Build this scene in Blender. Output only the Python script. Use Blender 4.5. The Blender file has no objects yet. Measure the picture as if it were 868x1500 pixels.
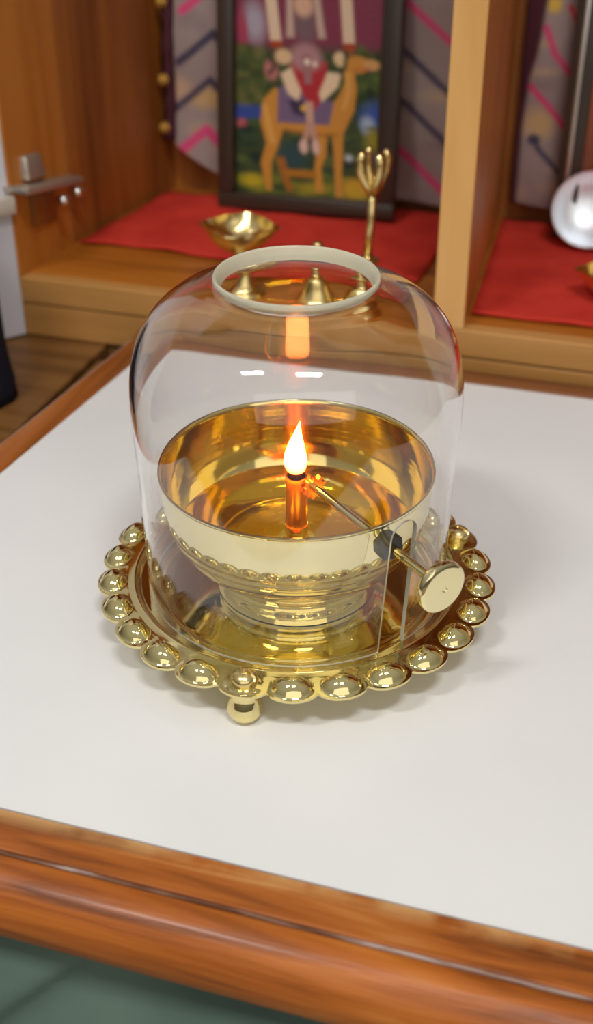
import bpy, bmesh, math, random
import numpy as np
from mathutils import Vector, Matrix, noise as mnoise

random.seed(4)
sc = bpy.context.scene
COL = sc.collection
PI = math.pi
R = math.radians

# ------------------------------------------------------------------ camera
cam_data = bpy.data.cameras.new('camera')
cam = bpy.data.objects.new('camera', cam_data)
COL.objects.link(cam)
cam.location = (0, -.405, .2986)
cam.rotation_euler = (R(90 - 32.1), 0, 0)
cam_data.sensor_fit = 'VERTICAL'
cam_data.sensor_height = 36
cam_data.sensor_width = 24
cam_data.lens = 36 * 1780 / 1500
cam_data.clip_start = .01
cam_data.dof.use_dof = True
cam_data.dof.focus_distance = .455
cam_data.dof.aperture_fstop = 8.5
sc.camera = cam

# ------------------------------------------------------------------ world and lights
sc.view_settings.view_transform = 'Standard'
sc.view_settings.look = 'None'
sc.view_settings.gamma = 1
sc.view_settings.use_curve_mapping = False
sc.view_settings.exposure = -.04
cy = sc.cycles
cy.max_bounces = 24
cy.transmission_bounces = 20
cy.glossy_bounces = 12
cy.diffuse_bounces = 4
cy.transparent_max_bounces = 16
cy.sample_clamp_indirect = 22
cy.blur_glossy = .3
cy.use_denoising = True

world = bpy.data.worlds.new('room_fill')
sc.world = world
world.use_nodes = True
wn, wl = world.node_tree.nodes, world.node_tree.links
bg = wn['Background']
tc = wn.new('ShaderNodeTexCoord')
sx = wn.new('ShaderNodeSeparateXYZ')
wl.new(tc.outputs['Generated'], sx.inputs[0])
rp = wn.new('ShaderNodeValToRGB')
mr = wn.new('ShaderNodeMapRange')
mr.inputs['From Min'].default_value = -1
wl.new(sx.outputs['Z'], mr.inputs['Value'])
wl.new(mr.outputs[0], rp.inputs[0])
e = rp.color_ramp.elements
e[0].position = 0; e[0].color = (.05, .045, .04, 1)
e[1].position = 1; e[1].color = (.42, .41, .39, 1)
for p_, c_ in ((.48, (.10, .09, .075, 1)), (.60, (.24, .225, .20, 1)), (.80, (.38, .37, .35, 1))):
    k = e.new(p_); k.color = c_
wl.new(rp.outputs[0], bg.inputs['Color'])
bg.inputs['Strength'].default_value = 1.0


def area(name, loc, target, sx_, sy_, power, color):
    d = bpy.data.lights.new(name, 'AREA')
    d.shape = 'RECTANGLE'; d.size = sx_; d.size_y = sy_
    d.energy = power; d.color = color
    o = bpy.data.objects.new(name, d); COL.objects.link(o)
    o.location = loc
    o.rotation_euler = (Vector(target) - Vector(loc)).to_track_quat('-Z', 'Y').to_euler()
    return o


def tubes(x, y, z, ln, power):
    for k in (-.045, .045):
        o = area('tube_light', (x, y + k, z), (x, y + k, 0), ln, .03, power, (1, .985, .97))
        o.rotation_euler = (0, 0, 0)


tubes(-.80, -.75, 1.75, .45, 6.5)
tubes(.22, -.85, 1.75, .45, 7.5)
area('room_fill', (.25, -2.3, 1.05), (0, .3, .1), 3.2, 1.6, 15, (1, .97, .93))  # added soft fill from the front, brightens the cabinet inside

# ------------------------------------------------------------------ frames of reference
PSI = R(17.0)
E1 = Vector((math.cos(PSI), -math.sin(PSI), 0))
E2 = Vector((math.sin(PSI), math.cos(PSI), 0))


def W(u, v, z):
    return E1 * u + E2 * v + Vector((0, 0, z))


_f, _p = 1780., R(32.1)
_F = Vector((0, math.cos(_p), -math.sin(_p))); _U = Vector((0, math.sin(_p), math.cos(_p)))
_C = Vector((0, -.405, .2986))


# ------------------------------------------------------------------ materials
def lin(c):
    return tuple((x / 255 / 12.92 if x / 255 <= .04045 else ((x / 255 + .055) / 1.055) ** 2.4) for x in c) + (1,)


def mat(name, color, rough=.5, metal=0., spec=.5, coat=0.):
    m = bpy.data.materials.new(name); m.use_nodes = True
    b = m.node_tree.nodes['Principled BSDF']
    b.inputs['Base Color'].default_value = color
    b.inputs['Roughness'].default_value = rough
    b.inputs['Metallic'].default_value = metal
    b.inputs['Specular IOR Level'].default_value = spec
    b.inputs['Coat Weight'].default_value = coat
    b.inputs['Coat Roughness'].default_value = .15
    return m


def add_bump(m, scale, strength, dist=.001, detail=3, coord='Object', stretch=None):
    n, l = m.node_tree.nodes, m.node_tree.links
    t = n.new('ShaderNodeTexCoord')
    mp = n.new('ShaderNodeMapping')
    if stretch: mp.inputs['Scale'].default_value = stretch
    nz = n.new('ShaderNodeTexNoise')
    nz.inputs['Scale'].default_value = scale; nz.inputs['Detail'].default_value = detail
    bp = n.new('ShaderNodeBump')
    bp.inputs['Strength'].default_value = strength; bp.inputs['Distance'].default_value = dist
    l.new(t.outputs[coord], mp.inputs[0]); l.new(mp.outputs[0], nz.inputs['Vector'])
    l.new(nz.outputs[0], bp.inputs['Height'])
    l.new(bp.outputs[0], n['Principled BSDF'].inputs['Normal'])
    return m


def noise_color(m, stops, scale, stretch=(1, 1, 1), rot=0., detail=5, dist=0., rough_stops=None):
    """base colour from stretched noise: wood grain, fabric mottling, wear"""
    n, l = m.node_tree.nodes, m.node_tree.links
    t = n.new('ShaderNodeTexCoord')
    r0 = n.new('ShaderNodeMapping'); r0.inputs['Rotation'].default_value = (0, 0, rot)
    mp = n.new('ShaderNodeMapping'); mp.inputs['Scale'].default_value = stretch
    nz = n.new('ShaderNodeTexNoise')
    nz.inputs['Scale'].default_value = scale; nz.inputs['Detail'].default_value = detail
    nz.inputs['Distortion'].default_value = dist
    cr = n.new('ShaderNodeValToRGB')
    el = cr.color_ramp.elements
    el[0].position, el[0].color = stops[0][0], lin(stops[0][1])
    el[1].position, el[1].color = stops[-1][0], lin(stops[-1][1])
    for p_, c_ in stops[1:-1]:
        k = el.new(p_); k.color = lin(c_)
    l.new(t.outputs['Object'], r0.inputs[0]); l.new(r0.outputs[0], mp.inputs[0])
    l.new(mp.outputs[0], nz.inputs['Vector'])
    l.new(nz.outputs[0], cr.inputs[0]); l.new(cr.outputs[0], n['Principled BSDF'].inputs['Base Color'])
    return m


def wood(name, stops, axis='u', rough=.4, coat=.2, scale=9):
    m = mat(name, lin(stops[0][1]), rough, 0, .4, coat)
    st = {'u': (.8, 9, 9), 'v': (9, .8, 9), 'z': (9, 9, .8)}[axis]
    noise_color(m, stops, scale, st, PSI, 6, .6)
    return m


def add_grain(m, strength):
    n, l = m.node_tree.nodes, m.node_tree.links
    t = n.new('ShaderNodeTexCoord'); r0 = n.new('ShaderNodeMapping'); r0.inputs['Rotation'].default_value = (0, 0, PSI)
    mp = n.new('ShaderNodeMapping'); mp.inputs['Scale'].default_value = (30, 400, 400)
    nz = n.new('ShaderNodeTexNoise'); nz.inputs['Scale'].default_value = 1.5; nz.inputs['Detail'].default_value = 4
    bp = n.new('ShaderNodeBump'); bp.inputs['Strength'].default_value = strength; bp.inputs['Distance'].default_value = .0006
    l.new(t.outputs['Object'], r0.inputs[0]); l.new(r0.outputs[0], mp.inputs[0]); l.new(mp.outputs[0], nz.inputs['Vector'])
    l.new(nz.outputs[0], bp.inputs['Height']); l.new(bp.outputs[0], n['Principled BSDF'].inputs['Normal'])


def wear(m):
    # varnish rubbed off along the inner edge of the flat strip
    n, l = m.node_tree.nodes, m.node_tree.links
    src = n['Principled BSDF'].inputs['Base Color'].links[0].from_socket
    t = n.new('ShaderNodeTexCoord'); r0 = n.new('ShaderNodeMapping'); r0.inputs['Rotation'].default_value = (0, 0, PSI)
    sp = n.new('ShaderNodeSeparateXYZ'); mr_ = n.new('ShaderNodeMapRange')
    mr_.inputs['From Min'].default_value = -.1455; mr_.inputs['From Max'].default_value = -.1385
    nz = n.new('ShaderNodeTexNoise'); nz.inputs['Scale'].default_value = 55; nz.inputs['Detail'].default_value = 5
    mr2 = n.new('ShaderNodeMapRange'); mr2.inputs['From Min'].default_value = .35; mr2.inputs['From Max'].default_value = .6
    mu = n.new('ShaderNodeMath'); mu.operation = 'MULTIPLY'
    mx = n.new('ShaderNodeMix'); mx.data_type = 'RGBA'; mx.inputs[7].default_value = lin((202, 156, 100))
    l.new(t.outputs['Object'], r0.inputs[0]); l.new(r0.outputs[0], sp.inputs[0]); l.new(sp.outputs['Y'], mr_.inputs['Value'])
    l.new(t.outputs['Object'], nz.inputs['Vector']); l.new(nz.outputs[0], mr2.inputs['Value'])
    l.new(mr_.outputs[0], mu.inputs[0]); l.new(mr2.outputs[0], mu.inputs[1]); l.new(mu.outputs[0], mx.inputs[0])
    l.new(src, mx.inputs[6]); l.new(mx.outputs[2], n['Principled BSDF'].inputs['Base Color'])


M = {}
def spun(m, strength):
    # faint turning marks: concentric ridges from noise over radius and height
    n, l = m.node_tree.nodes, m.node_tree.links
    t = n.new('ShaderNodeTexCoord'); sp = n.new('ShaderNodeSeparateXYZ'); l.new(t.outputs['Object'], sp.inputs[0])
    cx = n.new('ShaderNodeCombineXYZ'); l.new(sp.outputs['X'], cx.inputs[0]); l.new(sp.outputs['Y'], cx.inputs[1])
    ln = n.new('ShaderNodeVectorMath'); ln.operation = 'LENGTH'; l.new(cx.outputs[0], ln.inputs[0])
    c2 = n.new('ShaderNodeCombineXYZ'); l.new(ln.outputs['Value'], c2.inputs[0]); l.new(sp.outputs['Z'], c2.inputs[1])
    nz = n.new('ShaderNodeTexNoise'); nz.inputs['Scale'].default_value = 420; nz.inputs['Detail'].default_value = 2
    l.new(c2.outputs[0], nz.inputs['Vector'])
    n2 = n.new('ShaderNodeTexNoise'); n2.inputs['Scale'].default_value = 55; l.new(t.outputs['Object'], n2.inputs['Vector'])
    ad = n.new('ShaderNodeMath'); ad.operation = 'MULTIPLY_ADD'; ad.inputs[1].default_value = .35
    l.new(nz.outputs[0], ad.inputs[0]); l.new(n2.outputs[0], ad.inputs[2])
    bp = n.new('ShaderNodeBump'); bp.inputs['Strength'].default_value = strength; bp.inputs['Distance'].default_value = .0012
    l.new(ad.outputs[0], bp.inputs['Height']); l.new(bp.outputs[0], n['Principled BSDF'].inputs['Normal'])
    return m


M['brass'] = spun(mat('polished_brass', (.84, .72, .35, 1), .07, 1.), .10)
M['brass_bowl'] = spun(mat('polished_brass_bowl', (.91, .81, .47, 1), .05, 1.), .05)
M['bowl_inner'] = spun(mat('golden_bowl_inside', (.90, .70, .26, 1), .09, 1.), .10)  # inner wall in a deeper gold than the outer brass
M['brass_soft'] = add_bump(mat('worn_brass', (.80, .63, .28, 1), .22, 1.), 60, .12, .001)
M['flame_lit_brass'] = mat('flame_lit_brass_tube', (.95, .48, .14, 1), .3, 1.)  # brass with the orange glow of the flame put into its base colour
M['bushing_shade_metal'] = mat('bushing_shade_metal', lin((70, 66, 66)), .38, .7)
M['char'] = mat('charred_wick', lin((52, 30, 34)), .9)
M['white_top'] = mat('white_laminate', lin((232, 228, 222)), .33, 0, .45)
noise_color(M['white_top'], ((.3, (227, 227, 226)), (.7, (235, 234, 232))), 9, detail=4)
M['edge'] = wood('varnished_edge_wood', ((.25, (104, 52, 16)), (.45, (164, 88, 28)), (.6, (184, 104, 36)), (.78, (206, 132, 60))), 'u', .42, .12, 14)
add_grain(M['edge'], .5)
M['edge_side'] = wood('side_edge_wood', ((.25, (100, 56, 22)), (.5, (160, 90, 36)), (.8, (190, 120, 60))), 'v', .4, .2)
M['edge_back'] = wood('back_edge_wood', ((.25, (92, 52, 26)), (.5, (130, 78, 40)), (.8, (150, 96, 54))), 'u', .4, .2)
M['worn'] = wood('worn_flat_edge_wood', ((.28, (98, 50, 16)), (.45, (156, 84, 28)), (.6, (174, 100, 38)), (.78, (196, 138, 76))), 'u', .42, .1, 15)
add_grain(M['worn'], .4)
wear(M['worn'])
M['seam'] = mat('seam_filler', lin((150, 122, 112)), .7)
noise_color(M['seam'], ((.38, (96, 56, 30)), (.52, (132, 96, 76)), (.66, (176, 156, 146))), 75, (.6, 4, 4), PSI)
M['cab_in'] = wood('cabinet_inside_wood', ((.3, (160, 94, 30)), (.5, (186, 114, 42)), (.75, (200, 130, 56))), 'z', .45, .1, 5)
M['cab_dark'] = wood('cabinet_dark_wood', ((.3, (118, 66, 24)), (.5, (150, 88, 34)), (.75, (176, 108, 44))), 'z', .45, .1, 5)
M['cab_floor'] = wood('cabinet_floor_wood', ((.3, (152, 86, 22)), (.5, (174, 102, 30)), (.75, (190, 118, 42))), 'u', .4, .15)
M['pale'] = wood('pale_front_wood', ((.3, (204, 150, 82)), (.5, (218, 166, 98)), (.75, (230, 180, 114))), 'z', .45, .1, 5)
M['pale_u'] = wood('pale_shelf_wood', ((.3, (172, 122, 62)), (.5, (188, 136, 74)), (.75, (200, 148, 86))), 'u', .45, .1, 5)
M['ledge'] = wood('brown_ledge_wood', ((.3, (96, 62, 28)), (.5, (120, 80, 38)), (.75, (138, 96, 50))), 'u', .5, .1)
M['door'] = mat('white_door_laminate', lin((208, 206, 212)), .35)
M['steel'] = add_bump(mat('dull_hinge_steel', (.56, .50, .42, 1), .45, .8), 40, .1)
M['hinge_white'] = mat('pale_hinge_cup', lin((214, 206, 192)), .4, .3)
M['screw'] = mat('bright_screw_steel', (.8, .78, .76, 1), .22, 1.)
M['red'] = mat('red_felt', lin((196, 34, 28)), .9, 0, .1)
noise_color(M['red'], ((.3, (186, 50, 40)), (.7, (206, 62, 48))), 40)
M['frame'] = mat('dark_frame_wood', lin((58, 46, 36)), .35, 0, .5)
M['frame_silver'] = mat('silver_inner_trim', (.55, .52, .48, 1), .35, 1.)
M['print_brown'] = mat('reddish_brown_print', lin((132, 66, 40)), .35)
noise_color(M['print_brown'], ((.3, (112, 52, 32)), (.7, (150, 82, 50))), 25)
M['maroon'] = mat('maroon_trim', lin((74, 28, 40)), .85)
M['gold_thread'] = mat('gold_thread', lin((206, 160, 70)), .5, .3)
M['silver'] = mat('polished_steel_dish', (.88, .92, .96, 1), .48, 1.)
M['green'] = mat('dark_green_fabric', lin((96, 120, 106)), .9, 0, .15)
noise_color(M['green'], ((.3, (76, 94, 85)), (.7, (96, 115, 103))), 14)
M['navy'] = mat('dark_navy_fabric', lin((34, 34, 46)), .9, 0, .1)
M['floor'] = mat('floor_tile', lin((120, 112, 102)), .5)
M['wall'] = mat('wall_paint', lin((196, 182, 160)), .85)
M['ceiling'] = mat('ceiling_paint', lin((230, 228, 222)), .9)

M['glass'] = m = mat('clear_glass', (1, 1, 1, 1), 0.0)
b = m.node_tree.nodes['Principled BSDF']
b.inputs['Transmission Weight'].default_value = 1; b.inputs['IOR'].default_value = 1.47
add_bump(M['glass'], 38, .05, .0012, 1)
M['frosted'] = m = mat('ground_glass', (1, .97, .78, 1), .28)
b = m.node_tree.nodes['Principled BSDF']
b.inputs['Transmission Weight'].default_value = .62; b.inputs['IOR'].default_value = 1.35
M['oil'] = m = mat('yellow_lamp_oil', (.98, .80, .22, 1), 0.0)
b = m.node_tree.nodes['Principled BSDF']
b.inputs['Transmission Weight'].default_value = 1; b.inputs['IOR'].default_value = 1.30


def color_attr_mat(name, rough=.5, coat=0.):
    m = mat(name, (1, 1, 1, 1), rough, 0, .4, coat)
    a = m.node_tree.nodes.new('ShaderNodeVertexColor'); a.layer_name = 'print_color'
    m.node_tree.links.new(a.outputs[0], m.node_tree.nodes['Principled BSDF'].inputs['Base Color'])
    return m


M['picture'] = color_attr_mat('printed_picture', .3, .3)
M['shawl'] = color_attr_mat('woven_shawl', .9)

fm = bpy.data.materials.new('flame'); fm.use_nodes = True
n, l = fm.node_tree.nodes, fm.node_tree.links
n.remove(n['Principled BSDF'])
em = n.new('ShaderNodeEmission'); tr = n.new('ShaderNodeBsdfTransparent'); mx = n.new('ShaderNodeMixShader')
tcn = n.new('ShaderNodeTexCoord'); sep = n.new('ShaderNodeSeparateXYZ')
cr = n.new('ShaderNodeValToRGB')
l.new(tcn.outputs['Generated'], sep.inputs[0]); l.new(sep.outputs['Z'], cr.inputs[0])
el = cr.color_ramp.elements
el[0].position = 0; el[0].color = (1, .16, .02, 1)
el[1].position = 1; el[1].color = (1, .30, .05, 1)
for p_, c_ in ((.14, (1, .28, .05, 1)), (.28, (1, .42, .11, 1)), (.75, (1, .40, .09, 1))):
    k = el.new(p_); k.color = c_
l.new(cr.outputs[0], em.inputs['Color'])
em.inputs['Strength'].default_value = 17
lw = n.new('ShaderNodeLayerWeight'); lw.inputs[0].default_value = .5
c2 = n.new('ShaderNodeValToRGB')
c2.color_ramp.elements[0].position = .45; c2.color_ramp.elements[0].color = (0, 0, 0, 1)
c2.color_ramp.elements[1].position = .95; c2.color_ramp.elements[1].color = (1, 1, 1, 1)
l.new(lw.outputs['Facing'], c2.inputs[0]); l.new(c2.outputs[0], mx.inputs[0])
l.new(em.outputs[0], mx.inputs[1]); l.new(tr.outputs[0], mx.inputs[2])
l.new(mx.outputs[0], n['Material Output'].inputs['Surface'])
M['flame'] = fm


# ------------------------------------------------------------------ builders
def link(name, bm, m, parent=None, smooth=False, angle=None):
    me = bpy.data.meshes.new(name)
    bmesh.ops.recalc_face_normals(bm, faces=bm.faces)
    bm.to_mesh(me); bm.free()
    for mm in (m if isinstance(m, (list, tuple)) else [m]): me.materials.append(mm)
    if smooth or angle:
        me.shade_smooth()
        if angle: me.set_sharp_from_angle(angle=R(angle))
    o = bpy.data.objects.new(name, me); COL.objects.link(o)
    if parent is not None:
        o.parent = parent
        o.matrix_parent_inverse = parent_world(parent).inverted()
    return o


def parent_world(o):
    mtx = Matrix.LocRotScale(o.location, o.rotation_euler, o.scale)
    if o.parent is not None:
        return parent_world(o.parent) @ o.matrix_parent_inverse @ mtx
    return mtx


def apply_modifiers(o, angle):
    dg = bpy.context.evaluated_depsgraph_get()
    me = bpy.data.meshes.new_from_object(o.evaluated_get(dg))
    o.modifiers.clear()
    o.data = me
    me.shade_smooth(); me.set_sharp_from_angle(angle=R(angle))


def thing(name, label, cat, loc=(0, 0, 0), group=None):
    o = bpy.data.objects.new(name, None); COL.objects.link(o)
    o.empty_display_size = .01
    o.location = loc
    o['label'] = label; o['category'] = cat
    if group: o['group'] = group
    return o


def tag(o, label, cat, group=None, kind=None):
    o['label'] = label; o['category'] = cat
    if group: o['group'] = group
    if kind: o['kind'] = kind
    return o


def prism8(pts, bevel=0., bm=None, seg=2):
    """a box from 8 corner points: bottom ring then top ring"""
    bm2 = bmesh.new()
    v = [bm2.verts.new(p) for p in pts]
    for f in ((3, 2, 1, 0), (4, 5, 6, 7), (0, 1, 5, 4), (1, 2, 6, 5), (2, 3, 7, 6), (3, 0, 4, 7)):
        bm2.faces.new([v[i] for i in f])
    bmesh.ops.recalc_face_normals(bm2, faces=bm2.faces)
    if bevel:
        bmesh.ops.bevel(bm2, geom=list(bm2.edges), offset=bevel, segments=seg, affect='EDGES', profile=.5)
    if bm is None: return bm2
    me = bpy.data.meshes.new('t'); bm2.to_mesh(me); bm2.free(); bm.from_mesh(me); bpy.data.meshes.remove(me)
    return bm


def uvbox(u0, u1, v0, v1, z0, z1, bevel=0., bm=None):
    p = [W(u0, v0, z0), W(u1, v0, z0), W(u1, v1, z0), W(u0, v1, z0)]
    q = [W(u0, v0, z1), W(u1, v0, z1), W(u1, v1, z1), W(u0, v1, z1)]
    return prism8(p + q, bevel, bm)


def lathe(profile, seg=64, center=(0, 0, 0), bm=None, axis=None):
    bm = bm or bmesh.new()
    ax = (axis or Vector((0, 0, 1))).normalized()
    q = Vector((0, 0, 1)).rotation_difference(ax)
    c = Vector(center)
    rings = []
    for r, h in profile:
        if r < 1e-6:
            rings.append([bm.verts.new(c + q @ Vector((0, 0, h)))])
        else:
            rings.append([bm.verts.new(c + q @ Vector((r * math.cos(2 * PI * i / seg), r * math.sin(2 * PI * i / seg), h))) for i in range(seg)])
    for a, b_ in zip(rings, rings[1:]):
        for i in range(seg):
            j = (i + 1) % seg
            if len(a) == 1 and len(b_) == 1: continue
            if len(a) == 1: bm.faces.new((a[0], b_[i], b_[j]))
            elif len(b_) == 1: bm.faces.new((a[i], a[j], b_[0]))
            else: bm.faces.new((a[i], a[j], b_[j], b_[i]))
    return bm


def smooth_profile(pts, n=8):
    """Catmull-Rom through profile points"""
    out = []
    P = [pts[0]] + list(pts) + [pts[-1]]
    for i in range(1, len(P) - 2):
        p0, p1, p2, p3 = (Vector(x) for x in P[i - 1:i + 3])
        for k in range(n):
            t = k / n
            out.append(tuple(.5 * ((2 * p1) + (-p0 + p2) * t + (2 * p0 - 5 * p1 + 4 * p2 - p3) * t * t + (-p0 + 3 * p1 - 3 * p2 + p3) * t ** 3)))
    out.append(tuple(pts[-1]))
    return out


def tube(pts, rads, seg=16, bm=None, cap=True):
    bm = bm or bmesh.new()
    pts = [Vector(p) for p in pts]
    if not isinstance(rads, (list, tuple)): rads = [rads] * len(pts)
    rings = []
    up = None
    for i, p in enumerate(pts):
        d = (pts[min(i + 1, len(pts) - 1)] - pts[max(i - 1, 0)]).normalized()
        if up is None:
            up = d.orthogonal().normalized()
        up = (up - d * up.dot(d)).normalized()
        s = d.cross(up)
        rings.append([bm.verts.new(p + (up * math.cos(2 * PI * k / seg) + s * math.sin(2 * PI * k / seg)) * rads[i]) for k in range(seg)])
    for a, b_ in zip(rings, rings[1:]):
        for k in range(seg):
            j = (k + 1) % seg
            bm.faces.new((a[k], a[j], b_[j], b_[k]))
    if cap:
        bm.faces.new(list(reversed(rings[0]))); bm.faces.new(rings[-1])
    return bm


def paint(o, cols):
    a = o.data.color_attributes.new('print_color', 'FLOAT_COLOR', 'POINT')
    a.data.foreach_set('color', np.concatenate([cols, np.ones((len(cols), 1))], 1).astype(np.float32).ravel())


def npl(c):
    return np.array(lin(c)[:3])


class Canvas:
    """procedural painting: signed shapes evaluated at points, soft edges"""
    def __init__(self, x, y, base):
        self.x, self.y = x, y
        self.c = np.tile(npl(base), (len(x), 1))

    def put(self, a, col):
        a = np.clip(a, 0, 1)[:, None]
        self.c = self.c * (1 - a) + npl(col) * a

    def ell(self, cx, cy_, rx, ry, col, soft=.25, alpha=1.):
        d = np.sqrt(((self.x - cx) / rx) ** 2 + ((self.y - cy_) / ry) ** 2)
        self.put(alpha * (1 + soft - d) / (2 * soft), col)

    def line(self, pts, w, col, soft=6., alpha=1.):
        d = np.full(len(self.x), 1e9)
        for (ax, ay), (bx, by) in zip(pts, pts[1:]):
            dx, dy = bx - ax, by - ay
            t = np.clip(((self.x - ax) * dx + (self.y - ay) * dy) / (dx * dx + dy * dy + 1e-9), 0, 1)
            d = np.minimum(d, np.hypot(self.x - ax - t * dx, self.y - ay - t * dy))
        self.put(alpha * (w / 2 + soft / 2 - d) / soft, col)

    def poly(self, pts, col, soft=6., alpha=1.):
        ins = np.zeros(len(self.x), bool); d = np.full(len(self.x), 1e9)
        for (ax, ay), (bx, by) in zip(pts, pts[1:] + pts[:1]):
            cnd = ((ay > self.y) != (by > self.y)) & (self.x < (bx - ax) * (self.y - ay) / (by - ay + 1e-12) + ax)
            ins ^= cnd
            dx, dy = bx - ax, by - ay
            t = np.clip(((self.x - ax) * dx + (self.y - ay) * dy) / (dx * dx + dy * dy + 1e-9), 0, 1)
            d = np.minimum(d, np.hypot(self.x - ax - t * dx, self.y - ay - t * dy))
        sd = np.where(ins, d, -d)
        self.put(alpha * (sd + soft / 2) / soft, col)


# ------------------------------------------------------------------ room
def struct(name, bm, m):
    o = link(name, bm, m); o['kind'] = 'structure'
    return o


FZ = -.34
struct('floor', uvbox(-1.6, 1.6, -1.9, .72, FZ - .05, FZ), M['floor'])
struct('wall_back', uvbox(-1.6, 1.6, .66, .72, FZ, 1.9), M['wall'])

# ------------------------------------------------------------------ cabinet
VF = .2545          # front plane
ZS = .0185          # shelf top
CB = .655           # cabinet back
VB = .455           # inner back
cab = thing('shrine_cabinet', 'open wooden shrine cabinet with two red-lined compartments behind the lamp', 'cabinet', W(0, VF, FZ))
link('shelf', uvbox(-.262, .345, VF, VB, .0015, ZS, .0012), [M['pale_u']], cab)
link('shelf_board', uvbox(-.2575, .325, VF + .009, VB - .002, ZS - .001, ZS + .0006), M['cab_floor'], cab)
link('plinth', uvbox(-.262, .345, VF + .001, VB, -.0207, .0008, .001), M['pale_u'], cab)
link('base_panel', uvbox(-.262, .345, VF + .004, CB, FZ, -.0209), M['ledge'], cab)
# left side panel with a lighter front stile and a darker inner board
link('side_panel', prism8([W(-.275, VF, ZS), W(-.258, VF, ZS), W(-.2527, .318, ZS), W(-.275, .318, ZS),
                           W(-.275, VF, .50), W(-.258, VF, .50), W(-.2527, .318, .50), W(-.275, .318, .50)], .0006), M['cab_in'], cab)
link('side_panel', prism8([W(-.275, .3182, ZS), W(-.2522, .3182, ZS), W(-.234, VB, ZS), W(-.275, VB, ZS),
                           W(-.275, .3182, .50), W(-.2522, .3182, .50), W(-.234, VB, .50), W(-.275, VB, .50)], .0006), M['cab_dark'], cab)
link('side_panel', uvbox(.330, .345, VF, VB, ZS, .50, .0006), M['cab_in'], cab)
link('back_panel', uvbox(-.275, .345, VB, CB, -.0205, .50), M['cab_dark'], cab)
link('top_panel', uvbox(-.275, .345, VF, VB, .501, .52, .001), M['cab_in'], cab)
dv = bmesh.new()
link('divider', prism8([W(.0036, VF, ZS), W(.0214, VF, ZS), W(.0205, VF + .003, ZS), W(.004, VF + .003, ZS),
                        W(.0046, VF, .50), W(.0219, VF, .50), W(.0210, VF + .003, .50), W(.005, VF + .003, .50)], .0004), M['pale'], cab)
link('divider_board', prism8([W(.0040, VF + .0031, ZS), W(.0212, VF + .0031, ZS), W(.0105, VB, ZS), W(.0010, VB, ZS),
                              W(.0050, VF + .0031, .50), W(.0217, VF + .0031, .50), W(.0125, VB, .50), W(.0020, VB, .50)], .0004), M['cab_in'], cab)
link('ledge', uvbox(-.50, -.2045, .02, VF + .003, -.036, -.0212, .001), M['ledge'], cab)
link('ledge_bracket', uvbox(-.50, -.2045, .20, VF + .003, FZ, -.0362), M['ledge'], cab)

# white door, opened wide on the left
dd = (W(-.2708, .24, 0) - W(-.2591, .2547, 0)).normalized()
dn = Vector((-dd.y, dd.x, 0))
if dn.dot(E1) > 0: dn = -dn          # outer side
hp = W(-.2591, .2540, 0)
zb = Vector((0, 0, -.0200)); zt = Vector((0, 0, .50))
a_, b_ = hp, hp + dd * .23
door = link('door', prism8([a_ + zb, b_ + zb, b_ + dn * .016 + zb, a_ + dn * .016 + zb,
                            a_ + zt, b_ + zt, b_ + dn * .016 + zt, a_ + dn * .016 + zt], .0008), M['door'], cab)
door['label'] = 'white door standing wide open'
# concealed hinge
UW = -.2565
hinge_bm = bmesh.new()
prism8([W(UW - .004, .250, .0735), W(UW + .013, .250, .0730), W(UW + .014, .322, .0600), W(UW - .004, .322, .0600),
        W(UW - .004, .250, .0772), W(UW + .013, .250, .0767), W(UW + .014, .322, .0640), W(UW - .004, .322, .0650)], .0008, hinge_bm)
hinge = link('hinge', hinge_bm, M['steel'], cab, angle=35)
hb = bmesh.new()
prism8([W(UW - .003, .266, .0765), W(UW + .006, .266, .0765), W(UW + .006, .288, .0735), W(UW - .003, .288, .0735),
        W(UW - .003, .268, .0905), W(UW + .004, .268, .0905), W(UW + .004, .286, .0885), W(UW - .003, .286, .0885)], .0015, hb)
link('hinge_block', hb, M['steel'], hinge, angle=35)
hb = bmesh.new()
prism8([W(UW - .003, .272, .045), W(UW + .004, .272, .045), W(UW + .004, .300, .041), W(UW - .003, .300, .041),
        W(UW - .003, .272, .0695), W(UW + .005, .272, .0695), W(UW + .005, .300, .0645), W(UW - .003, .300, .0645)], .002, hb)
link('hinge_plate', hb, M['cab_dark'], hinge, angle=35)
for vv, zz in ((.292, .0575), (.312, .0570)):
    link('screw', lathe([(0, .0035), (.0022, .003), (.0034, .0015), (.0036, 0), (.0036, -.003), (0, -.003)], 20, W(UW + .0135, vv, zz), axis=E1 * .7 - E2 * .5 + Vector((0, 0, .3))), M['screw'], hinge, True)
hb = bmesh.new()
q0 = hp + dd * .004
pts = []
for z_ in (.0600, .0715):
    pts += [W(-.2535, .2520, z_), q0 + dd * .036 - dn * .0075 + Vector((0, 0, z_)), q0 + dd * .036 + Vector((0, 0, z_)), W(-.2590, .2535, z_)]
prism8(pts, .0015, hb)
link('hinge_arm', hb, M['hinge_white'], hinge, angle=35)
hb = bmesh.new()
lathe([(0, .005), (.012, .005), (.0135, .003), (.0140, 0), (.0140, -.001), (0, -.001)], 32, hp + dd * .028 + Vector((0, 0, .066)), hb, axis=-dn)
link('hinge_cup', hb, M['steel'], hinge, angle=35)

# ------------------------------------------------------------------ table
WL0, WL1 = (-.2015, -.138), (-.1716, .2245)      # left edge of the white top (u, v)
table = thing('low_table', 'low table with a white laminate top and worn varnished wooden edging', 'table', W(0, 0, FZ))
WR = .30
TZ = -.022


def quad_slab(c, z0, z1, bevel=0., bm=None):
    return prism8([W(u, v, z0) for u, v in c] + [W(u, v, z1) for u, v in c], bevel, bm)


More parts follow.
